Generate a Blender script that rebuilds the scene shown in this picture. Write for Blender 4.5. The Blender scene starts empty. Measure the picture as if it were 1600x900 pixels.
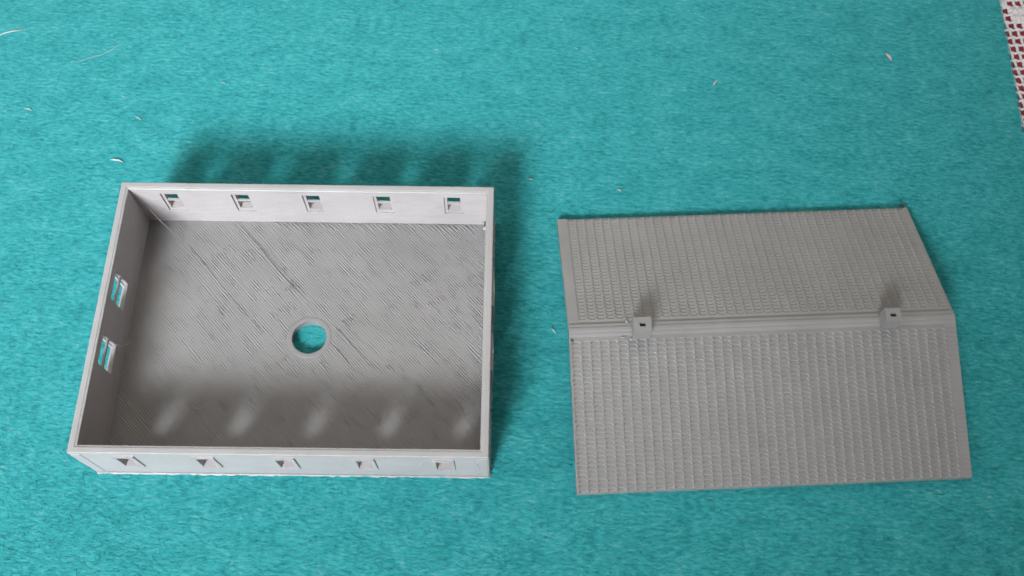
import bpy, bmesh, math, random
import numpy as np
from mathutils import Matrix, Vector
random.seed(7)
rng = np.random.default_rng(7)
MM = 0.001                      # everything below is written in millimetres
sc = bpy.context.scene
col = sc.collection

# ------------------------------------------------------------------ camera
cam = bpy.data.cameras.new('camera')
cam.lens = 1513.2 / 1600 * 36
cam.sensor_width = 36
cam.clip_start, cam.clip_end = 0.005, 20
co = bpy.data.objects.new('camera', cam)
co.location = (104.13 * MM, -58.47 * MM, 245.99 * MM)
co.rotation_euler = (0.427, -0.009, 0.010)
col.objects.link(co)
sc.camera = co

# ------------------------------------------------------------------ room light
w = bpy.data.worlds.new('World')
sc.world = w
w.use_nodes = True
bg = w.node_tree.nodes['Background']
bg.inputs[0].default_value = (1.0, 0.975, 0.945, 1)
bg.inputs[1].default_value = 0.26


def area_light(name, loc, target, size, power, color, spread=math.pi, size_y=None, roll=0):
    l = bpy.data.lights.new(name, 'AREA')
    l.shape = 'RECTANGLE'
    l.size = size
    l.size_y = size_y or size
    l.energy = power
    l.color = color
    l.spread = spread
    o = bpy.data.objects.new(name, l)
    o.location = Vector(loc) * MM
    d = (Vector(target) - Vector(loc))
    o.rotation_euler = (d.to_track_quat('-Z', 'Y').to_matrix() @ Matrix.Rotation(roll, 3, 'Z')).to_euler()
    col.objects.link(o)
    return o


AIM = Vector((-55, 65, 0))
DIR = Vector((-0.44, -1.47, 1.0)).normalized()
area_light('window_light', AIM + DIR * 1000, AIM, 0.50, 1.30, (0.91, 0.97, 1.03), math.radians(28), 0.27, math.radians(40))
area_light('ceiling_light', (120, 720, 820), (90, 80, 0), 0.6, 2.2, (1.0, 0.94, 0.83))
area_light('side_window_light', (-950, 120, 620), (60, 50, 0), 0.8, 3.1, (0.95, 0.98, 1.0))

vs = sc.view_settings
vs.view_transform = 'Standard'
vs.look = 'None'
vs.exposure = 0.0
vs.gamma = 1.0
sc.cycles.filter_width = 1.7


# ------------------------------------------------------------------ helpers
def tag(o, label=None, cat=None, group=None, kind=None):
    if label: o['label'] = label
    if cat: o['category'] = cat
    if group: o['group'] = group
    if kind: o['kind'] = kind
    return o


def empty(name, loc=(0, 0, 0), rz=0):
    o = bpy.data.objects.new(name, None)
    o.location = Vector(loc) * MM
    o.rotation_euler = (0, 0, rz)
    o.empty_display_size = 0.01
    col.objects.link(o)
    return o


def obj(name, bm, mat, parent=None, smooth=False, loc=None):
    """bm in millimetres -> linked mesh object"""
    me = bpy.data.meshes.new(name)
    bmesh.ops.recalc_face_normals(bm, faces=bm.faces)
    bmesh.ops.scale(bm, vec=(MM, MM, MM), verts=bm.verts)
    bm.to_mesh(me)
    bm.free()
    me.materials.append(mat)
    if smooth:
        for p in me.polygons: p.use_smooth = True
    o = bpy.data.objects.new(name, me)
    if loc: o.location = Vector(loc) * MM
    col.objects.link(o)
    if parent: o.parent = parent
    return o


def raw(name, verts, faces, mat, parent=None, smooth=False):
    me = bpy.data.meshes.new(name)
    me.from_pydata((np.asarray(verts, float) * MM).tolist(), [], faces)
    me.materials.append(mat)
    me.update()
    if smooth:
        for p in me.polygons: p.use_smooth = True
    o = bpy.data.objects.new(name, me)
    col.objects.link(o)
    if parent: o.parent = parent
    return o


def box(bm, x0, x1, y0, y1, z0, z1, bev=0.0, seg=2):
    b = bmesh.new()
    bmesh.ops.create_cube(b, size=1)
    for v in b.verts:
        v.co = ((x0 + x1) / 2 + v.co.x * (x1 - x0), (y0 + y1) / 2 + v.co.y * (y1 - y0), (z0 + z1) / 2 + v.co.z * (z1 - z0))
    if bev:
        bmesh.ops.bevel(b, geom=b.edges[:], offset=bev, segments=seg, profile=0.5, affect='EDGES')
    t = bpy.data.meshes.new('t')
    b.to_mesh(t); b.free()
    bm.from_mesh(t)
    bpy.data.meshes.remove(t)


def plate(bm, u0, u1, v0, v1, holes, t0, t1, frame):
    """plate spanning u,v with rectangular holes, from depth t0 to t1; frame maps (u,v,t) -> xyz"""
    us = sorted({u0, u1, *[h[0] for h in holes], *[h[1] for h in holes]})
    vv = sorted({v0, v1, *[h[2] for h in holes], *[h[3] for h in holes]})
    def solid(i, j):
        if i < 0 or j < 0 or i >= len(us) - 1 or j >= len(vv) - 1: return False
        cu, cv = (us[i] + us[i + 1]) / 2, (vv[j] + vv[j + 1]) / 2
        return not any(h[0] < cu < h[1] and h[2] < cv < h[3] for h in holes)
    cache = {}
    def V(i, j, t):
        k = (i, j, t)
        if k not in cache:
            cache[k] = bm.verts.new(frame(us[i], vv[j], t))
        return cache[k]
    for i in range(len(us) - 1):
        for j in range(len(vv) - 1):
            if not solid(i, j): continue
            for t in (t0, t1):
                bm.faces.new((V(i, j, t), V(i + 1, j, t), V(i + 1, j + 1, t), V(i, j + 1, t)))
            for di, dj, a, b in ((-1, 0, (i, j), (i, j + 1)), (1, 0, (i + 1, j), (i + 1, j + 1)),
                                 (0, -1, (i, j), (i + 1, j)), (0, 1, (i, j + 1), (i + 1, j + 1))):
                if not solid(i + di, j + dj):
                    bm.faces.new((V(*a, t0), V(*b, t0), V(*b, t1), V(*a, t1)))


def tube(bm, pts, r, n=6, taper=True):
    pts = [Vector(p) for p in pts]
    rings = []
    for k, p in enumerate(pts):
        d = (pts[min(k + 1, len(pts) - 1)] - pts[max(k - 1, 0)]).normalized()
        a = d.cross(Vector((0, 0, 1)))
        a = a.normalized() if a.length > 1e-4 else Vector((1, 0, 0))
        b = d.cross(a)
        e = abs(2 * k / (len(pts) - 1) - 1) if len(pts) > 1 else 0
        rr = r * (math.sqrt(max(0.08, 1 - e ** 3)) if taper else 1)
        rings.append([bm.verts.new(p + a * math.cos(q) * rr + b * math.sin(q) * rr)
                      for q in (2 * math.pi * i / n for i in range(n))])
    for A, B in zip(rings, rings[1:]):
        for i in range(n):
            bm.faces.new((A[i], A[(i + 1) % n], B[(i + 1) % n], B[i]))
    bm.faces.new(rings[0]); bm.faces.new(rings[-1])


# ------------------------------------------------------------------ materials
class NT:
    def __init__(s, name):
        s.m = bpy.data.materials.new(name)
        s.m.use_nodes = True
        s.t = s.m.node_tree
        s.b = s.t.nodes['Principled BSDF']
    def n(s, typ, **kw):
        x = s.t.nodes.new(typ)
        for k, v in kw.items():
            if k.startswith('_'): setattr(x, k[1:], v)
            else: x.inputs[k.replace('__', ' ')].default_value = v
        return x
    def l(s, a, b): s.t.links.new(a, b)
    def mm(s, rot=(0, 0, 0), scale=(1, 1, 1)):
        """object coordinates in millimetres, turned and stretched"""
        tc = s.n('ShaderNodeTexCoord')
        mp = s.n('ShaderNodeMapping')
        mp.vector_type = 'TEXTURE'
        mp.inputs['Rotation'].default_value = rot
        mp.inputs['Scale'].default_value = [MM / q for q in scale]
        s.l(tc.outputs['Object'], mp.inputs['Vector'])
        return mp.outputs['Vector']
    def noise(s, vec, scale, detail=3, rough=0.5):
        x = s.n('ShaderNodeTexNoise', Scale=scale, Detail=detail, Roughness=rough)
        s.l(vec, x.inputs['Vector'])
        return x.outputs['Fac']
    def math(s, op, a, b=None, clamp=False):
        x = s.n('ShaderNodeMath', _operation=op, _use_clamp=clamp)
        for i, q in enumerate((a, b)):
            if q is None: continue
            if isinstance(q, (int, float)): x.inputs[i].default_value = q
            else: s.l(q, x.inputs[i])
        return x.outputs[0]
    def ramp(s, fac, stops):
        x = s.n('ShaderNodeValToRGB')
        e = x.color_ramp.elements
        while len(e) < len(stops): e.new(0.5)
        for q, (p, c) in zip(e, stops):
            q.position = p
            q.color = (*c, 1) if len(c) == 3 else c
        s.l(fac, x.inputs[0])
        return x.outputs[0]
    def bump(s, h, dist, strength=1.0, normal=None):
        x = s.n('ShaderNodeBump', Strength=strength, Distance=dist * MM)
        s.l(h, x.inputs['Height'])
        if normal: s.l(normal, x.inputs['Normal'])
        return x.outputs['Normal']


GREY = (0.335, 0.318, 0.310)


def plastic(name, lines=None, base=GREY, rough=0.42, layer=0.0):
    s = NT(name)
    v = s.mm()
    n1 = s.noise(v, 0.09, 4, 0.6)
    k = 0.93
    s.l(s.ramp(n1, [(0.3, tuple(c * k for c in base)), (0.7, tuple(c * 1.06 for c in base))]), s.b.inputs['Base Color'])
    s.b.inputs['Roughness'].default_value = rough
    s.b.inputs['Specular IOR Level'].default_value = 0.5
    nrm = s.bump(s.noise(v, 2.2, 3, 0.6), 0.05, 0.5)
    if layer:
        # print layers: fine lines running round the walls, uneven in strength
        vz = s.mm(scale=(0.02, 0.02, 1))
        a = s.noise(vz, 2.6, 2, 0.7)
        nrm = s.bump(a, layer, 1.0, nrm)
        nrm = s.bump(s.noise(s.mm(scale=(0.25, 0.25, 0.6)), 0.8, 3, 0.6), layer * 1.5, 0.6, nrm)
    if lines:
        nrm = lines(s, nrm)
    s.l(nrm, s.b.inputs['Normal'])
    return s.m


def floor_lines(s, nrm):
    ang = math.radians(-47)
    v = s.mm(rot=(0, 0, ang))                     # x runs along the extruded lines
    sep = s.n('ShaderNodeSeparateXYZ'); s.l(v, sep.inputs[0])
    wob = s.noise(s.mm(rot=(0, 0, ang), scale=(0.06, 0.5, 1)), 1.0, 2)
    y = s.math('ADD', sep.outputs[1], s.math('MULTIPLY', wob, 0.9))
    ph = s.math('MULTIPLY', y, 2 * math.pi / 0.62)
    wave = s.math('SINE', ph)
    # lines stand out only in patches, as loose strands do
    patch = s.noise(s.mm(rot=(0, 0, ang), scale=(0.22, 0.5, 1)), 0.9, 3, 0.65)
    amp = s.ramp(patch, [(0.40, (0.15,) * 3), (0.50, (0.35,) * 3), (0.58, (0.95,) * 3), (0.70, (1.3,) * 3)])
    h = s.math('MULTIPLY', wave, amp)
    strand = s.noise(s.mm(rot=(0, 0, ang), scale=(0.10, 2.0, 1)), 0.9, 2, 0.6)
    h = s.math('ADD', h, s.math('MULTIPLY', strand, 1.1))
    return s.bump(h, 0.064, 1.0, nrm)


M_wall = plastic('grey_plastic_wall', layer=0.2, base=(0.378, 0.348, 0.344))
M_rim = plastic('grey_plastic_rim')
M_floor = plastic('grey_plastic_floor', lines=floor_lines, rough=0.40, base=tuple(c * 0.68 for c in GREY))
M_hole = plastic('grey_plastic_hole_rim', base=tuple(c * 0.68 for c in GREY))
M_roof = plastic('grey_plastic_roof', layer=0.03, base=(0.243, 0.233, 0.223), rough=0.32)
M_dark = plastic('dark_shade_plastic', base=(0.03, 0.028, 0.027))  # near-black colour standing in for shade in gaps and holes


def felt_material():
    s = NT('teal_felt')
    v = s.mm()
    vs_ = s.mm(rot=(0, 0, math.radians(-4)), scale=(0.35, 1, 1))
    a = s.noise(vs_, 1.3, 4, 0.6)
    b = s.noise(s.mm(scale=(0.6, 1, 1)), 0.16, 4, 0.65)
    f = s.math('ADD', s.math('MULTIPLY', a, 0.66), s.math('MULTIPLY', b, 0.34))
    c = s.ramp(f, [(0.34, (0.0112, 0.1518, 0.1600)), (0.46, (0.0224, 0.2410, 0.2492)), (0.55, (0.0352, 0.2990, 0.3069)), (0.68, (0.1200, 0.3404, 0.3395))])
    s.l(c, s.b.inputs['Base Color'])
    s.b.inputs['Roughness'].default_value = 0.95
    s.b.inputs['Specular IOR Level'].default_value = 0.1
    s.b.inputs['Sheen Weight'].default_value = 0.12
    s.b.inputs['Sheen Roughness'].default_value = 0.5
    s.l(s.bump(a, 0.22, 0.6, s.bump(s.noise(vs_, 3.0, 2, 0.6), 0.10, 0.6)), s.b.inputs['Normal'])
    return s.m


def fibre_material():
    s = NT('teal_felt_fibre')
    hi = s.n('ShaderNodeHairInfo')
    v = s.noise(s.mm(scale=(0.4, 1, 1)), 0.45, 5, 0.7)
    v = s.math('ADD', s.math('MULTIPLY', hi.outputs['Random'], 0.55), s.math('MULTIPLY', s.math('SUBTRACT', s.math('MULTIPLY', v, 2.2), 0.6), 0.45), True)
    c = s.ramp(v, [(0.0, (0.0096, 0.1518, 0.1600)), (0.4, (0.0240, 0.2466, 0.2558)), (0.7, (0.0440, 0.3082, 0.3162)), (0.88, (0.1000, 0.3542, 0.3581)), (1.0, (0.2159, 0.4140, 0.4092))])
    s.l(c, s.b.inputs['Base Color'])
    s.b.inputs['Roughness'].default_value = 0.8
    s.b.inputs['Specular IOR Level'].default_value = 0.12
    return s.m


def simple(name, colr, rough, nscale=1.0, var=0.12, bump=0.1):
    s = NT(name)
    n = s.noise(s.mm(), nscale, 4, 0.6)
    s.l(s.ramp(n, [(0.3, tuple(c * (1 - var) for c in colr)), (0.7, tuple(min(1, c * (1 + var)) for c in colr))]), s.b.inputs['Base Color'])
    s.b.inputs['Roughness'].default_value = rough
    s.b.inputs['Specular IOR Level'].default_value = 0.25
    s.l(s.bump(n, bump, 0.6), s.b.inputs['Normal'])
    return s.m


M_felt = felt_material()
M_fibre = fibre_material()
M_red = simple('dark_red_cloth', (0.36, 0.05, 0.065), 0.9, 2.5, 0.35, 0.2)
M_lace = simple('white_crochet_cotton', (0.62, 0.58, 0.58), 0.9, 2.0, 0.10, 0.25)
M_lint = simple('white_lint', (0.40, 0.44, 0.43), 0.8)
M_lint_pink = simple('pinkish_lint', (0.50, 0.36, 0.36), 0.8)

# ------------------------------------------------------------------ the table under everything
TABLE_Z = -2.2
bm = bmesh.new()
box(bm, -500, 700, -450, 650, TABLE_Z - 20, TABLE_Z)
tag(obj('table_surface', bm, M_red), 'dark red table covering showing through the holes of the white crochet cloth', kind='structure')


# ------------------------------------------------------------------ crochet tablecloth at the right edge
def crochet():
    bm = bmesh.new()
    org = Vector((264.3, 155.0))
    e1 = Vector((2.62, 0.10))            # across
    e2 = Vector((0.42, -3.02))           # down the picture
    NI, NJ = range(-8, 13), range(-6, 34)
    z = TABLE_Z + 0.7
    filled = set()
    for j in NJ:
        for i in NI:
            # stepped blocks of closed stitches
            if (j in (0, 1) and i >= 1) or (j in (2, 3) and i >= 2) or (j == 4 and i >= 4): filled.add((i, j))
            if j in (-1, -2) and i <= 0: filled.add((i, j))
            if j >= 14 and (i + j) % 9 in (0, 1, 2) and i > -1: filled.add((i, j))
    P = lambda i, j: org + e1 * i + e2 * j
    # threads along the cloth: wavy, a little uneven
    for i in NI:
        pts = []
        for k in range((len(NJ) - 1) * 4 + 1):
            j = NJ[0] + k / 4
            p = P(i - 0.5, j - 0.5)
            p = p + Vector((0.09 * math.sin(k * 1.57 + i) + random.uniform(-.05, .05), random.uniform(-.05, .05)))
            pts.append((p.x, p.y, z + 0.12 * math.sin(k * 1.57)))
        tube(bm, pts, 0.46, 6, False)
    for j in NJ:
        pts = []
        for k in range((len(NI) - 1) * 4 + 1):
            i = NI[0] + k / 4
            p = P(i - 0.5, j - 0.5)
            p = p + Vector((random.uniform(-.05, .05), 0.12 * math.cos(k * 1.57) + random.uniform(-.06, .06)))
            pts.append((p.x, p.y, z + 0.15 + 0.2 * math.cos(k * 1.57)))
        tube(bm, pts, 0.45, 6, False)
    for (i, j) in filled:
        for q in (-0.28, 0.0, 0.28):
            a, b = P(i + q, j - 0.55), P(i + q, j + 0.55)
            m = (a + b) / 2 + Vector((random.uniform(-.1, .1), 0))
            tube(bm, [(a.x, a.y, z), (m.x, m.y, z + 0.25), (b.x, b.y, z)], 0.50, 6, False)
    return obj('crochet_tablecloth', bm, M_lace, smooth=True)


tag(crochet(), 'white crocheted lace tablecloth showing at the upper right edge beside the teal felt', 'tablecloth')

# ------------------------------------------------------------------ felt mat
FT = 0.9
bm = bmesh.new()
edge = [(255.0, -140.0)] + [(259.55 + (y - 109) * 0.058 - (0.0006 * (109 - y) ** 2 * 0.02 if y < 109 else 0) + 0.12 * math.sin(y * 0.9) + random.uniform(-.06, .06), y)
        for y in np.arange(-138, 262, 1.0)] + [(268.4, 262.0)]
edge[0] = (edge[1][0], -140.0)
outline = edge + [(-190, 262), (-190, -140)]
top = [bm.verts.new((x, y, 0)) for x, y in outline]
bot = [bm.verts.new((x, y, -FT)) for x, y in outline]
bm.faces.new(top); bm.faces.new(bot[::-1])
for i in range(len(top)):
    j = (i + 1) % len(top)
    bm.faces.new((top[i], top[j], bot[j], bot[i]))
felt = tag(obj('felt_mat', bm, M_felt), 'bright teal felt mat covering the table under both grey models', 'felt mat')


def felt_fibres(n):
    hc = bpy.data.hair_curves.new('felt_fibre')
    K = 5
    hc.add_curves([K] * n)
    x = rng.uniform(-120, 268, n); y = rng.uniform(-80, 230, n)
    L = rng.gamma(2.0, 0.6, n) + 0.5
    a = rng.normal(math.radians(-4), 0.30, n)
    wild = rng.random(n) < 0.22
    a = np.where(wild, rng.uniform(0, math.pi, n), a)
    bend = rng.normal(0, 0.28, n)
    lift = np.abs(rng.normal(0.0, 0.05, n)) + 0.06
    t = np.linspace(-0.5, 0.5, K)[None, :]
    px = x[:, None] + L[:, None] * t * np.cos(a)[:, None] - bend[:, None] * np.sin(a)[:, None] * (t * t - .1) * 4 * L[:, None] * .4
    py = y[:, None] + L[:, None] * t * np.sin(a)[:, None] + bend[:, None] * np.cos(a)[:, None] * (t * t - .1) * 4 * L[:, None] * .4
    pz = -0.05 + lift[:, None] * (1 - (2 * t) ** 2) + 0 * px
    lim = 259.55 + (py - 109) * 0.058 + 0.35
    px = np.minimum(px, lim)
    P = np.stack([px, py, pz], -1).reshape(-1, 3) * MM
    hc.attributes['position'].data.foreach_set('vector', P.astype(np.float32).ravel())
    r = (np.repeat(rng.uniform(0.018, 0.040, n), K).reshape(n, K) * np.array([0.5, 1, 1, 1, 0.4])).ravel() * MM
    at = hc.attributes.get('radius') or hc.attributes.new('radius', 'FLOAT', 'POINT')
    at.data.foreach_set('value', r.astype(np.float32))
    hc.materials.append(M_fibre)
    o = bpy.data.objects.new('felt_fibre', hc)
    col.objects.link(o)
    o.parent = felt
    o['kind'] = 'stuff'
    return o


felt_fibres(315000)

# ------------------------------------------------------------------ the open house body
BW, BD, BH, WT, FL = 100.0, 74.16, 20.06, 2.02, 2.38
RIMZ = BH - 1.1
house = tag(empty('model_house_body'), 'open grey house body with small windows and a round hole in its floor', 'model house')
CX = [12.2, 31.4, 50.6, 69.8, 89.0]
CY = [27.6, 45.2]
FW, FZ0, FZ1 = 5.3, 8.4, 17.5          # window frame size
OW, OZ0, OZ1 = 3.6, 9.5, 16.7          # the opening in it
FWS, OWS = 9.6, 7.9                    # the two wider side windows


def bev_ends(bm, test, off=0.35):
    es = [e for e in bm.edges if test(e)]
    bmesh.ops.bevel(bm, geom=es, offset=off, segments=3, profile=0.5, affect='EDGES')


def upright(e, x, y):
    return all(abs(v.co.x - x) < 1e-4 and abs(v.co.y - y) < 1e-4 for v in e.verts)


Fr = lambda u, v, t: (u, t, v)
Bk = lambda u, v, t: (u, BD - t, v)
Lf = lambda u, v, t: (t, u, v)
Rt = lambda u, v, t: (BW - t, u, v)


def window(frame, c, fw, ow):
    b = bmesh.new()
    plate(b, c - fw / 2 - .02, c + fw / 2 + .02, FZ0 - .02, FZ1 + .02, [(c - ow / 2, c + ow / 2, OZ0, OZ1)], -0.42, 1.58, frame)
    for v in b.verts: v.co += Vector([random.uniform(-.09, .09) for _ in range(3)])
    win = obj('window', b, M_wall, house)
    b = bmesh.new()
    h = 13.3 + random.uniform(-.12, .12)
    plate(b, c - ow / 2 - .1, c + ow / 2 + .1, h - .33, h + .33, [], 1.0, 1.48, frame)
    obj('sash_bar', b, M_wall, win)


def side_window(frame, c):
    b = bmesh.new()
    plate(b, c - FWS / 2 - .02, c + FWS / 2 + .02, 5.6, FZ1 + .5, [(c - OWS / 2, c + OWS / 2, 8.75, 17.35)], 1.0, WT + .012, frame)
    win = obj('window', b, M_wall, house)
    b = bmesh.new()
    plate(b, c - OWS / 2 - .1, c + OWS / 2 + .1, 12.5, 13.4, [], 1.1, 1.6, frame)
    obj('sash_bar', b, M_wall, win)
    b = bmesh.new()
    plate(b, c - FWS / 2 - .3, c + FWS / 2 + .3, 5.2, FZ1 + .7, [(c - OWS / 2 - .4, c + OWS / 2 + .4, 6.0, 17.75)], -0.5, .1, frame)
    obj('window_surround', b, M_wall, win)


for nm, fr, span, y0 in (('front', Fr, (0, BW), 0.0), ('back', Bk, (0, BW), BD)):
    b = bmesh.new()
    plate(b, 0, BW, FL - 0.3, RIMZ, [(c - FW / 2, c + FW / 2, FZ0, FZ1) for c in CX], 0, WT, fr)
    bev_ends(b, lambda e: upright(e, 0, y0) or upright(e, BW, y0))
    obj('wall', b, M_wall, house)
    for c in CX: window(fr, c, FW, OW)
for fr in (Lf, Rt):
    b = bmesh.new()
    plate(b, WT, BD - WT, FL - 0.3, RIMZ, [(c - FWS / 2, c + FWS / 2, 5.8, FZ1 + .4) for c in CY], 0, WT, fr)
    obj('wall', b, M_wall, house)
    for c in CY: side_window(fr, c)


# corner strips on the front, slightly proud
for x0, x1 in ((0.3, 2.7), (BW - 2.7, BW - 0.3)):
    b = bmesh.new()
    box(b, x0, x1, -0.14, 0.2, FL, RIMZ - 0.02, 0.05, 1)
    obj('corner_strip', b, M_wall, house)


# rim: rounded ring along the top with a low inner step for the roof
def ring_sweep(bm, prof, x0, x1, y0, y1, n=40, jit=0.0):
    """prof: (inset, z) closed section, swept round the rectangle with mitred corners"""
    pts = []
    for (ax, ay, bx, by, m) in ((0, 0, 1, 0, n), (1, 0, 1, 1, n), (1, 1, 0, 1, n), (0, 1, 0, 0, n)):
        for k in range(m):
            pts.append((ax + (bx - ax) * k / m, ay + (by - ay) * k / m))
    rings = []
    for s, t in pts:
        rg = []
        jj = random.uniform(-jit, jit)
        for ins, z in prof:
            i2 = ins + (jj if ins <= 0.05 else 0)
            rg.append(bm.verts.new((x0 + i2 + s * (x1 - x0 - 2 * i2), y0 + i2 + t * (y1 - y0 - 2 * i2), z + random.uniform(-jit, jit) * 0.3)))
        rings.append(rg)
    for A, B in zip(rings, rings[1:] + rings[:1]):
        for i in range(len(prof)):
            j = (i + 1) % len(prof)
            bm.faces.new((A[i], A[j], B[j], B[i]))


b = bmesh.new()
ring_sweep(b, [(-0.03, RIMZ - 0.01), (-0.03, BH - .22), (0.06, BH - .06), (0.22, BH), (1.35, BH), (1.48, BH - .06), (1.52, BH - .14),
               (1.9, BH - .17), (WT, BH - .3), (WT + .015, RIMZ - 0.01)], 0, BW, 0, BD, 40, 0.012)
obj('rim', b, M_rim, house)

# floor with the round hole
HC, HR = (50.7, 37.0), 4.65


def floor_panel():
    bm = bmesh.new()
    N = 72
    def edgept(a):
        dx, dy = math.cos(a), math.sin(a)
        ks = []
        if dx > 1e-9: ks.append((BW - 0.03 - HC[0]) / dx)
        if dx < -1e-9: ks.append((0.03 - HC[0]) / dx)
        if dy > 1e-9: ks.append((BD - 0.03 - HC[1]) / dy)
        if dy < -1e-9: ks.append((0.03 - HC[1]) / dy)
        k = min(ks)
        return HC[0] + dx * k, HC[1] + dy * k
    angs = [2 * math.pi * i / N for i in range(N)]
    for cx, cy in ((0.03, 0.03), (BW - .03, 0.03), (BW - .03, BD - .03), (0.03, BD - .03)):
        angs.append(math.atan2(cy - HC[1], cx - HC[0]) % (2 * math.pi))
    angs.sort()
    R = {}
    for i, a in enumerate(angs):
        ox, oy = edgept(a)
        for z in (0, FL):
            R[i, 0, z] = bm.verts.new((HC[0] + HR * math.cos(a), HC[1] + HR * math.sin(a), z))
            R[i, 1, z] = bm.verts.new((ox, oy, z))
    n = len(angs)
    for i in range(n):
        j = (i + 1) % n
        for z in (0, FL):
            bm.faces.new((R[i, 0, z], R[j, 0, z], R[j, 1, z], R[i, 1, z]))
        for q in (0, 1):
            bm.faces.new((R[i, q, 0], R[j, q, 0], R[j, q, FL], R[i, q, FL]))
    return obj('floor_panel', bm, M_floor, house)


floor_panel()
# flattened ring of the last perimeter round the hole
b = bmesh.new()
N = 64
prof = [(HR - .01, FL - .3), (HR + .02, FL - .02), (HR + .12, FL + .03), (HR + .6, FL + .035), (HR + .85, FL + .012), (HR + 1.1, FL + .025), (HR + 1.3, FL + .0), (HR + 1.3, FL - .3)]
rs = [[b.verts.new((HC[0] + r * math.cos(a), HC[1] + r * math.sin(a), z)) for r, z in prof] for a in (2 * math.pi * i / N for i in range(N))]
for A, B in zip(rs, rs[1:] + rs[:1]):
    for i in range(len(prof)):
        j = (i + 1) % len(prof)
        b.faces.new((A[i], A[j], B[j], B[i]))
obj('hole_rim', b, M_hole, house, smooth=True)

# ragged squashed first layer round the foot
b = bmesh.new()
ring_sweep(b, [(-0.18, 0.02), (-0.22, 0.28), (-0.10, 0.5), (0.04, 0.62), (0.3, 0.62), (0.3, 0.02)], 0, BW, 0, BD, 90, 0.16)
obj('first_layer_edge', b, M_wall, house)

# loose extruded strands on the floor
ang = math.radians(-47)
D = Vector((math.cos(ang), math.sin(ang), 0))


def strand(x, y, L, r=0.2, lift=0.1, wob=0.15, mat=None, name='loose_strand'):
    b = bmesh.new()
    n = max(4, int(L / 2.5))
    pts = []
    for k in range(n + 1):
        t = k / n
        p = Vector((x, y, FL + lift)) + D * L * t + Vector((-D.y, D.x, 0)) * wob * math.sin(t * 5 + x)
        pts.append(p)
    tube(b, pts, r, 6)
    return obj(name, b, mat or M_floor, house, smooth=True)


strand(26.5, 71.8, 34, 0.22, 0.0, 0.3)
strand(27.3, 71.9, 33, 0.17, -0.02, 0.3)
strand(56.5, 35.5, 10, 0.2, 0.05, 0.1)
strand(14.0, 64.0, 36, 0.16, -0.02, 0.3)
strand(57.5, 40.0, 15, 0.18, 0.02, 0.1)
# loops where the infill turns round along the back and right walls, and patches of raised lines
NRM = Vector((-D.y, D.x, 0))


def line_patch(name, items):
    """items: (x, y, length, radius, hook) - short raised lines joined into one relief part"""
    b = bmesh.new()
    for x, y, L, r, hook in items:
        pts = []
        for k in range(6):
            t = k / 5
            off = hook * (1 - min(1, t * 2.2)) ** 2
            pts.append(Vector((x, y, FL - 0.015 - 0.10 * t)) + D * L * t + Vector((-off, 0, 0)))
        tube(b, pts, r, 6)
    return obj(name, b, M_floor, house, smooth=True)


line_patch('infill_loops', [(38 + k * 1.27 + random.uniform(-.12, .12), 72.15, random.uniform(2.4, 5.2), random.uniform(.2, .27), random.uniform(.3, .9)) for k in range(45)])
line_patch('infill_loops', [(97.9 - D.x * L, y - D.y * L, L, random.uniform(.15, .21), 0) for y, L in ((62 - k * 1.33, random.uniform(1.8, 3.6)) for k in range(26))])
for cx, cy, n in ((24, 63, 7), (31, 63, 4), (44, 52, 4), (62, 64, 5), (79, 55, 6), (84, 49, 7),
                  (72, 47, 5), (61, 43, 5), (40, 45, 5), (26, 46, 4), (44, 31, 5), (54, 29, 6),
                  (72, 30, 4), (82, 36, 5), (90, 42, 6), (50, 64, 4)):
    it = []
    for k in range(n):
        p = Vector((cx, cy, 0)) + NRM * 0.72 * (k - n / 2) * 1.1 + D * random.uniform(-.6, .6)
        it.append((p.x, p.y, random.uniform(1.8, 4.0), random.uniform(.15, .22), 0))
    line_patch('raised_lines', it)

# hairs of plastic left by the nozzle, and small blobs
for pts, r in (([(5.5, 70, 14), (8, 68, 10), (10.5, 66.3, 6.5), (11.8, 65.2, 3)], 0.07),
               ([(22.0, 17.6, 2.9), (23.2, 16.6, 3.2), (24.4, 16.4, 3.3), (26, 17.2, 2.9)], 0.09),
               ([(2.2, 31.5, 10), (4.2, 31.0, 9.6), (5.2, 32.0, 9.2), (5.6, 33.2, 9)], 0.09)):
    b = bmesh.new(); tube(b, pts, r, 5)
    obj('plastic_hair', b, M_rim, house, smooth=True)


def blob(name, x, y, z, sx, sy, sz, mat, parent, label=None):
    b = bmesh.new()
    bmesh.ops.create_icosphere(b, subdivisions=2, radius=1)
    for v in b.verts:
        k = 1 + random.uniform(-.16, .16)
        v.co = (x + v.co.x * sx * k, y + v.co.y * sy * k, z + v.co.z * sz * k)
    o = obj(name, b, mat, parent, smooth=True)
    if label: o['label'] = label
    return o


blob('print_blob', 97.4, 70.6, 3.0, .7, .7, .8, M_rim, house)
blob('print_blob', 97.0, 71.9, 3.4, .8, .35, .6, M_rim, house)
blob('shade_speck', 97.35, 71.35, 4.3, .3, .5, .75, M_dark, house, 'dark blob standing for the shade in a small gap in the inner corner')  # shade of a notch, put in as a dark blob
for z, s in ((4, .35), (8, .2), (11, .25), (13.5, .2), (16, .22)):
    blob('print_blob', 97.3 + random.uniform(-.2, .2), -0.16, z, s, .16, s * 1.6, M_rim, house)
for x, z in ((83.4, 12), (83.0, 10), (83.6, 14), (62, 13.6), (64.0, 12.2)):
    blob('print_blob', x, -0.02, z, .35, .1, .25, M_rim, house)

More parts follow.
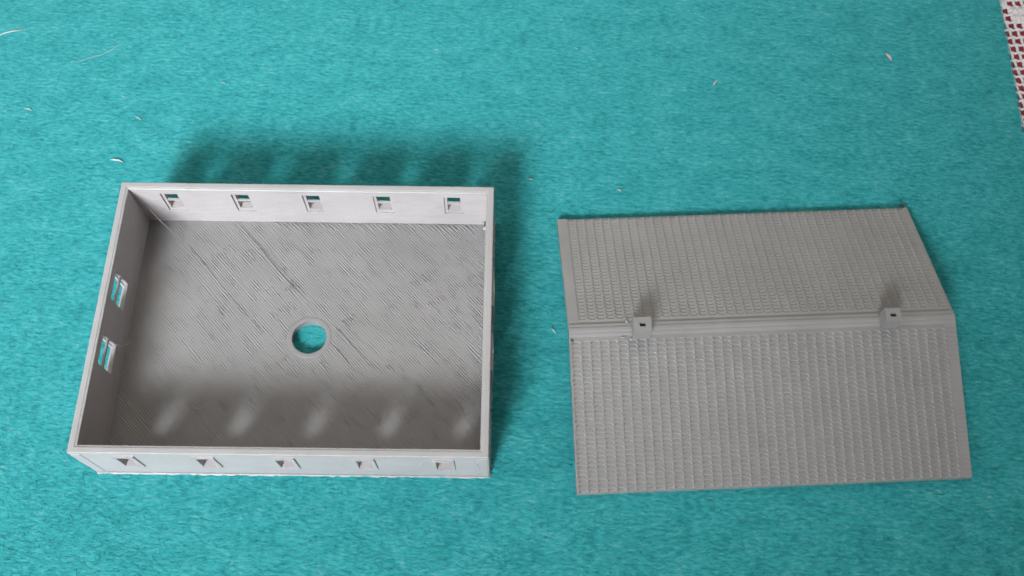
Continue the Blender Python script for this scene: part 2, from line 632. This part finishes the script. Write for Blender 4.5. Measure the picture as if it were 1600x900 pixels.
# ------------------------------------------------------------------ the roof
RL, RA, RB, RZ, RE = 101.24, 40.0, 38.67, 13.57, 2.1
roof = tag(empty('model_roof', (119.99, 35.63, 0), 0.054), 'grey plastic gable roof with small tile pattern, ridge and two chimney stubs lying on felt', 'model roof')
TS = 0.36                                # tile lip height
LIP = {-1: 0.46, 1: 0.27}
PW = 2.44                                # tile width
slopes = {}
for sgn, run in ((-1, RA), (1, RB)):
    b = bmesh.new()
    dz = TS * 0.9
    sec = [(0, RZ - dz), (sgn * run, RE - dz), (sgn * run, 0.06), (0, RZ - dz - 2.0)]
    A = [b.verts.new((0, y, z)) for y, z in sec]
    B = [b.verts.new((RL, y, z)) for y, z in sec]
    b.faces.new(A); b.faces.new(B)
    for i in range(4):
        b.faces.new((A[i], A[(i + 1) % 4], B[(i + 1) % 4], B[i]))
    slopes[sgn] = obj('roof_slope', b, M_roof, roof)

ROWS = {-1: 34, 1: 33}
V0 = 1.85
us = [-1, -.97, -.92, -.83, -.68, -.4, 0, .4, .68, .83, .92, .97, 1]
ve = [0.78 * (1 - math.sqrt(max(0, 1 - min(1, abs(q) / .985) ** 3.4))) for q in us]


def tile_mesh(p, lip, reach, run0):
    vt, f = [], []
    n = len(us)
    for u in us: vt.append((u * PW / 2, 0, 0.0))
    for u, e in zip(us, ve):
        v = p * (1 + e * reach); vt.append((u * PW / 2, -v, lip * v / p))
    out = [(u * PW / 2, -p * (1 + e * reach)) for u, e in zip(us, ve)]
    # rounded lip: two rings step down from the edge
    for part, drop in ((0.42, 0.26), (1.0, 1.12)):
        for i, (x, y) in enumerate(out):
            if i in (0, n - 1):
                nx, ny = 0, -1
            else:
                tx, ty = out[i + 1][0] - out[i - 1][0], out[i + 1][1] - out[i - 1][1]
                q = math.hypot(tx, ty); nx, ny = ty / q, -tx / q
            off = (run0 + 0.12 * abs(nx)) * part
            x2, y2 = x + nx * off, y + ny * off
            vt.append((x2, y2, lip * (-y2 / p) - lip * drop))
    for i in range(n - 1):
        for k in range(3):
            f.append((i + k * n, i + (k + 1) * n, i + (k + 1) * n + 1, i + k * n + 1))
    return vt, f


budget = 300
rest_v, rest_f = [], []
for sgn, run in ((-1, RA), (1, RB)):
    rise = RZ - RE
    Ls = math.hypot(run, rise)
    p = (Ls - V0 - 0.12) / ROWS[sgn]
    vt, fc = tile_mesh(p, LIP[sgn], *((1.0, 0.25) if sgn == -1 else (0.9, 0.36)))
    me = bpy.data.meshes.new('roof_tile')
    me.from_pydata((np.array(vt) * MM).tolist(), [], fc)
    me.materials.append(M_roof)
    down = Vector((0, sgn * run / Ls, -rise / Ls))
    X = Vector((-sgn, 0, 0)) if sgn == 1 else Vector((1, 0, 0))
    Y = -down
    Z = X.cross(Y)
    u0 = 0.55 if sgn == -1 else 2.7
    top = Vector((0, 0, RZ - TS * 0.9))
    for r in range(ROWS[sgn] - 1, -1, -1):
        last = r == ROWS[sgn] - 1
        for c in range(40):
            cu = u0 + PW * (c + .5)
            o3 = top + down * (V0 + p * r) + Vector((cu, 0, 0)) + Z * (0.01 + random.uniform(-.010, .010))
            M = Matrix((X, Y, Z)).transposed().to_4x4()
            M = M @ Matrix.Rotation(random.uniform(-.008, .008), 4, 'Z')
            if last:
                M = M @ Matrix.Diagonal((1, 0.5, 0.55, 1))
            M.translation = o3 * MM
            if sgn == -1 and budget > 0:
                budget -= 1
                o = bpy.data.objects.new('roof_tile', me)
                col.objects.link(o)
                o.parent = slopes[sgn]
                o.matrix_local = M
            else:
                k = len(rest_v)
                M.translation = o3
                rest_v += [tuple(M @ Vector(q)) for q in vt]
                rest_f += [tuple(k + i for i in q) for q in fc]
    # plain verge strips with a lip per row
    for x0, x1 in ((0.02, u0), (u0 + 40 * PW, RL - 0.02)):
        b = bmesh.new()
        for r in range(ROWS[sgn]):
            k0 = V0 + p * r; k1 = V0 + p * (r + 1)
            q = []
            for x in (x0, x1):
                q.append([b.verts.new(top + down * k0 + Z * TS * .55 + Vector((x, 0, 0))),
                          b.verts.new(top + down * k1 + Z * TS * .95 + Vector((x, 0, 0))),
                          b.verts.new(top + down * (k1 + .06) - Z * .05 + Vector((x, 0, 0))),
                          b.verts.new(top + down * k0 - Z * .05 + Vector((x, 0, 0)))])
            for i in range(4):
                b.faces.new((q[0][i], q[0][(i + 1) % 4], q[1][(i + 1) % 4], q[1][i]))
            b.faces.new(q[0]); b.faces.new(q[1])
        obj('verge_strip', b, M_roof, slopes[sgn])
o = raw('roof_tile_field', rest_v, rest_f, M_roof, roof)
o['kind'] = 'stuff'

# ridge moulding: three beads along the crest
b = bmesh.new()
ys = np.linspace(-2.0, 2.0, 33)
sl = (RZ - RE) / RA
prof = []
for y in ys:
    base = RZ - sl * (math.sqrt(y * y + .25) - .5) - 0.16
    bead = 0.10 * max(0, 1 - (y / 0.75) ** 2) ** .5 + 0.08 * max(0, 1 - ((abs(y) - 1.35) / .42) ** 2) ** .5
    prof.append((y, base + bead))
prof[0] = (prof[0][0], prof[0][1] - .3); prof[-1] = (prof[-1][0], prof[-1][1] - .3)
prof += [(1.2, RZ - 1.6), (-1.2, RZ - 1.6)]
NX = 60
rings = []
for k in range(NX + 1):
    x = 0.0 + RL * k / NX
    j = random.uniform(-.03, .03)
    rings.append([b.verts.new((x, y, z + j)) for y, z in prof])
for A, B in zip(rings, rings[1:]):
    for i in range(len(prof)):
        q = (i + 1) % len(prof)
        b.faces.new((A[i], A[q], B[q], B[i]))
b.faces.new(rings[0]); b.faces.new(rings[-1])
obj('ridge_cap', b, M_roof, roof)


def chimney(x0, x1, y0, y1, z1, tip):
    b = bmesh.new()
    hx, hy = (x0 + x1) / 2, (y0 + y1) / 2 - 0.1
    T = lambda u, v, t: (u, v, t)
    plate(b, x0, x1, y0, y1, [(hx - .75, hx + .75, hy - .5, hy + .5)], RZ - 2.5, z1, T)
    es = [e for e in b.edges if not (all(abs(v.co.x - hx) < 1 and abs(v.co.y - hy) < .8 for v in e.verts))
          and len(e.link_faces) == 2 and e.calc_face_angle(0) > .5 and max(v.co.z for v in e.verts) > z1 - .1]
    bmesh.ops.bevel(b, geom=es, offset=0.28, segments=3, profile=.5, affect='EDGES')
    ch = obj('chimney', b, M_roof, roof)
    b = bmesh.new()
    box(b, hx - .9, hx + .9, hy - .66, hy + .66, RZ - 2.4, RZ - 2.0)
    obj('flue_bottom', b, M_dark, ch)  # dark colour paints the shade deep in the flue
    return ch


c1 = chimney(16.2, 20.8, -2.95, 1.0, 18.0, 0)
c2 = chimney(81.1, 85.2, -2.75, 0.9, 18.0, 0)
blob('print_blob', 15.9, -3.0, 12.9, .35, .4, .3, M_rim, roof)
blob('print_blob', 15.2, 1.9, 13.3, .3, .5, .3, M_rim, roof)
blob('print_blob', 13.9, -2.5, 13.1, .6, .2, .2, M_rim, roof)
blob('shade_speck', 0.75, -2.75, 12.85, .38, .34, .3, M_dark, roof, 'dark blob standing for the shade in a pit at the left end of the ridge')  # the pit is not cut; a dark blob gives its shade
b = bmesh.new()
tube(b, [(99.4, 38.6, 1.9), (99.3, 39.4, 2.2), (99.9, 39.6, 2.0), (100.9, 39.0, 1.4)], .33, 6)
o = obj('corner_burr_shadow', b, M_dark, roof, smooth=True); o['label'] = 'dark nub standing for the shadow of a burr at the far right corner of the roof'  # shadow under the burr, modelled as a dark nub
for k in range(14):
    blob('print_blob', 0.1 + random.uniform(0, .25), -2.2 - k * 2.55 - random.uniform(0, .6), RZ - sl * (2.2 + k * 2.55) + .05, .28, .2, .12, M_rim, roof)


# ------------------------------------------------------------------ lint on the felt
def lint(label, pts, r, mat=M_lint):
    b = bmesh.new(); tube(b, pts, r, 6)
    tag(obj('lint_fibre', b, mat, smooth=True), label, 'lint', 'bits of lint on the felt')


Z0 = 0.22
P = lambda *a: [(x, y, Z0 + (0.12 if 0 < i < len(a) - 1 else 0)) for i, (x, y) in enumerate(a)]
lint('thick white lint thread at the upper left edge of the felt', P((-57.8, 137.7), (-55.3, 139.3), (-52.7, 140.1), (-49.2, 140.7)), .2)
lint('long thin curved white hair on the felt near the upper left corner', P((-31, 128.3), (-27, 130.1), (-23.2, 131.4), (-20.1, 133.7), (-17.4, 136.7)), .065)
lint('short white lint speck alone at the far left of the felt', P((-43, 111), (-41.8, 110.9), (-40.6, 110.3)), .22)
lint('fat white lint flake on felt just above the left corner of the house body', P((-13.9, 93.3), (-12.6, 93.3), (-11.4, 93.2), (-9.8, 92.5)), .28)
lint('faint short lint bit a little above the fat flake on the left felt', P((-9, 108.5), (-8, 108.1), (-7.1, 107.4)), .16)
lint('small white dash of lint right of the house body shadow', P((109.4, 88.6), (110.3, 88.6), (111.2, 88.4)), .24)
lint('tiny white lint dot on the felt above the left part of the roof', P((135.7, 85.5), (136.3, 85.2), (136.8, 84.9)), .32)
lint('short slanted white fibre on felt between the house body and the roof', P((116.1, 41.6), (116.7, 40.8), (117.3, 40.0)), .22)
lint('pinkish teardrop of lint on the felt at the upper right', P((222, 136.1), (222.4, 135.6), (222.9, 134.8), (223.5, 133.4)), .42, M_lint_pink)
lint('small pinkish lint tuft on the felt above the middle of the roof', P((166.6, 122.9), (167.3, 124), (167.5, 124.4), (168.4, 125.1)), .24, M_lint_pink)
lint('pale lint speck on the felt in the upper left between the hair and the flake', P((-14.8, 116.1), (-14.1, 115.9), (-13.5, 115.6)), .13)
lint('pale lint dash on the felt above the second back window', P((14.9, 121.8), (15.6, 121.5), (16.4, 121.1)), .12)
lint('pale lint dash on the felt at the upper middle, left of the centre', P((79.9, 135.1), (80.7, 135.1), (81.5, 134.9)), .12)
lint('pale lint dash on the felt at the top, right of the centre', P((123.7, 136.6), (124.4, 136.5), (125.1, 136.2)), .12)
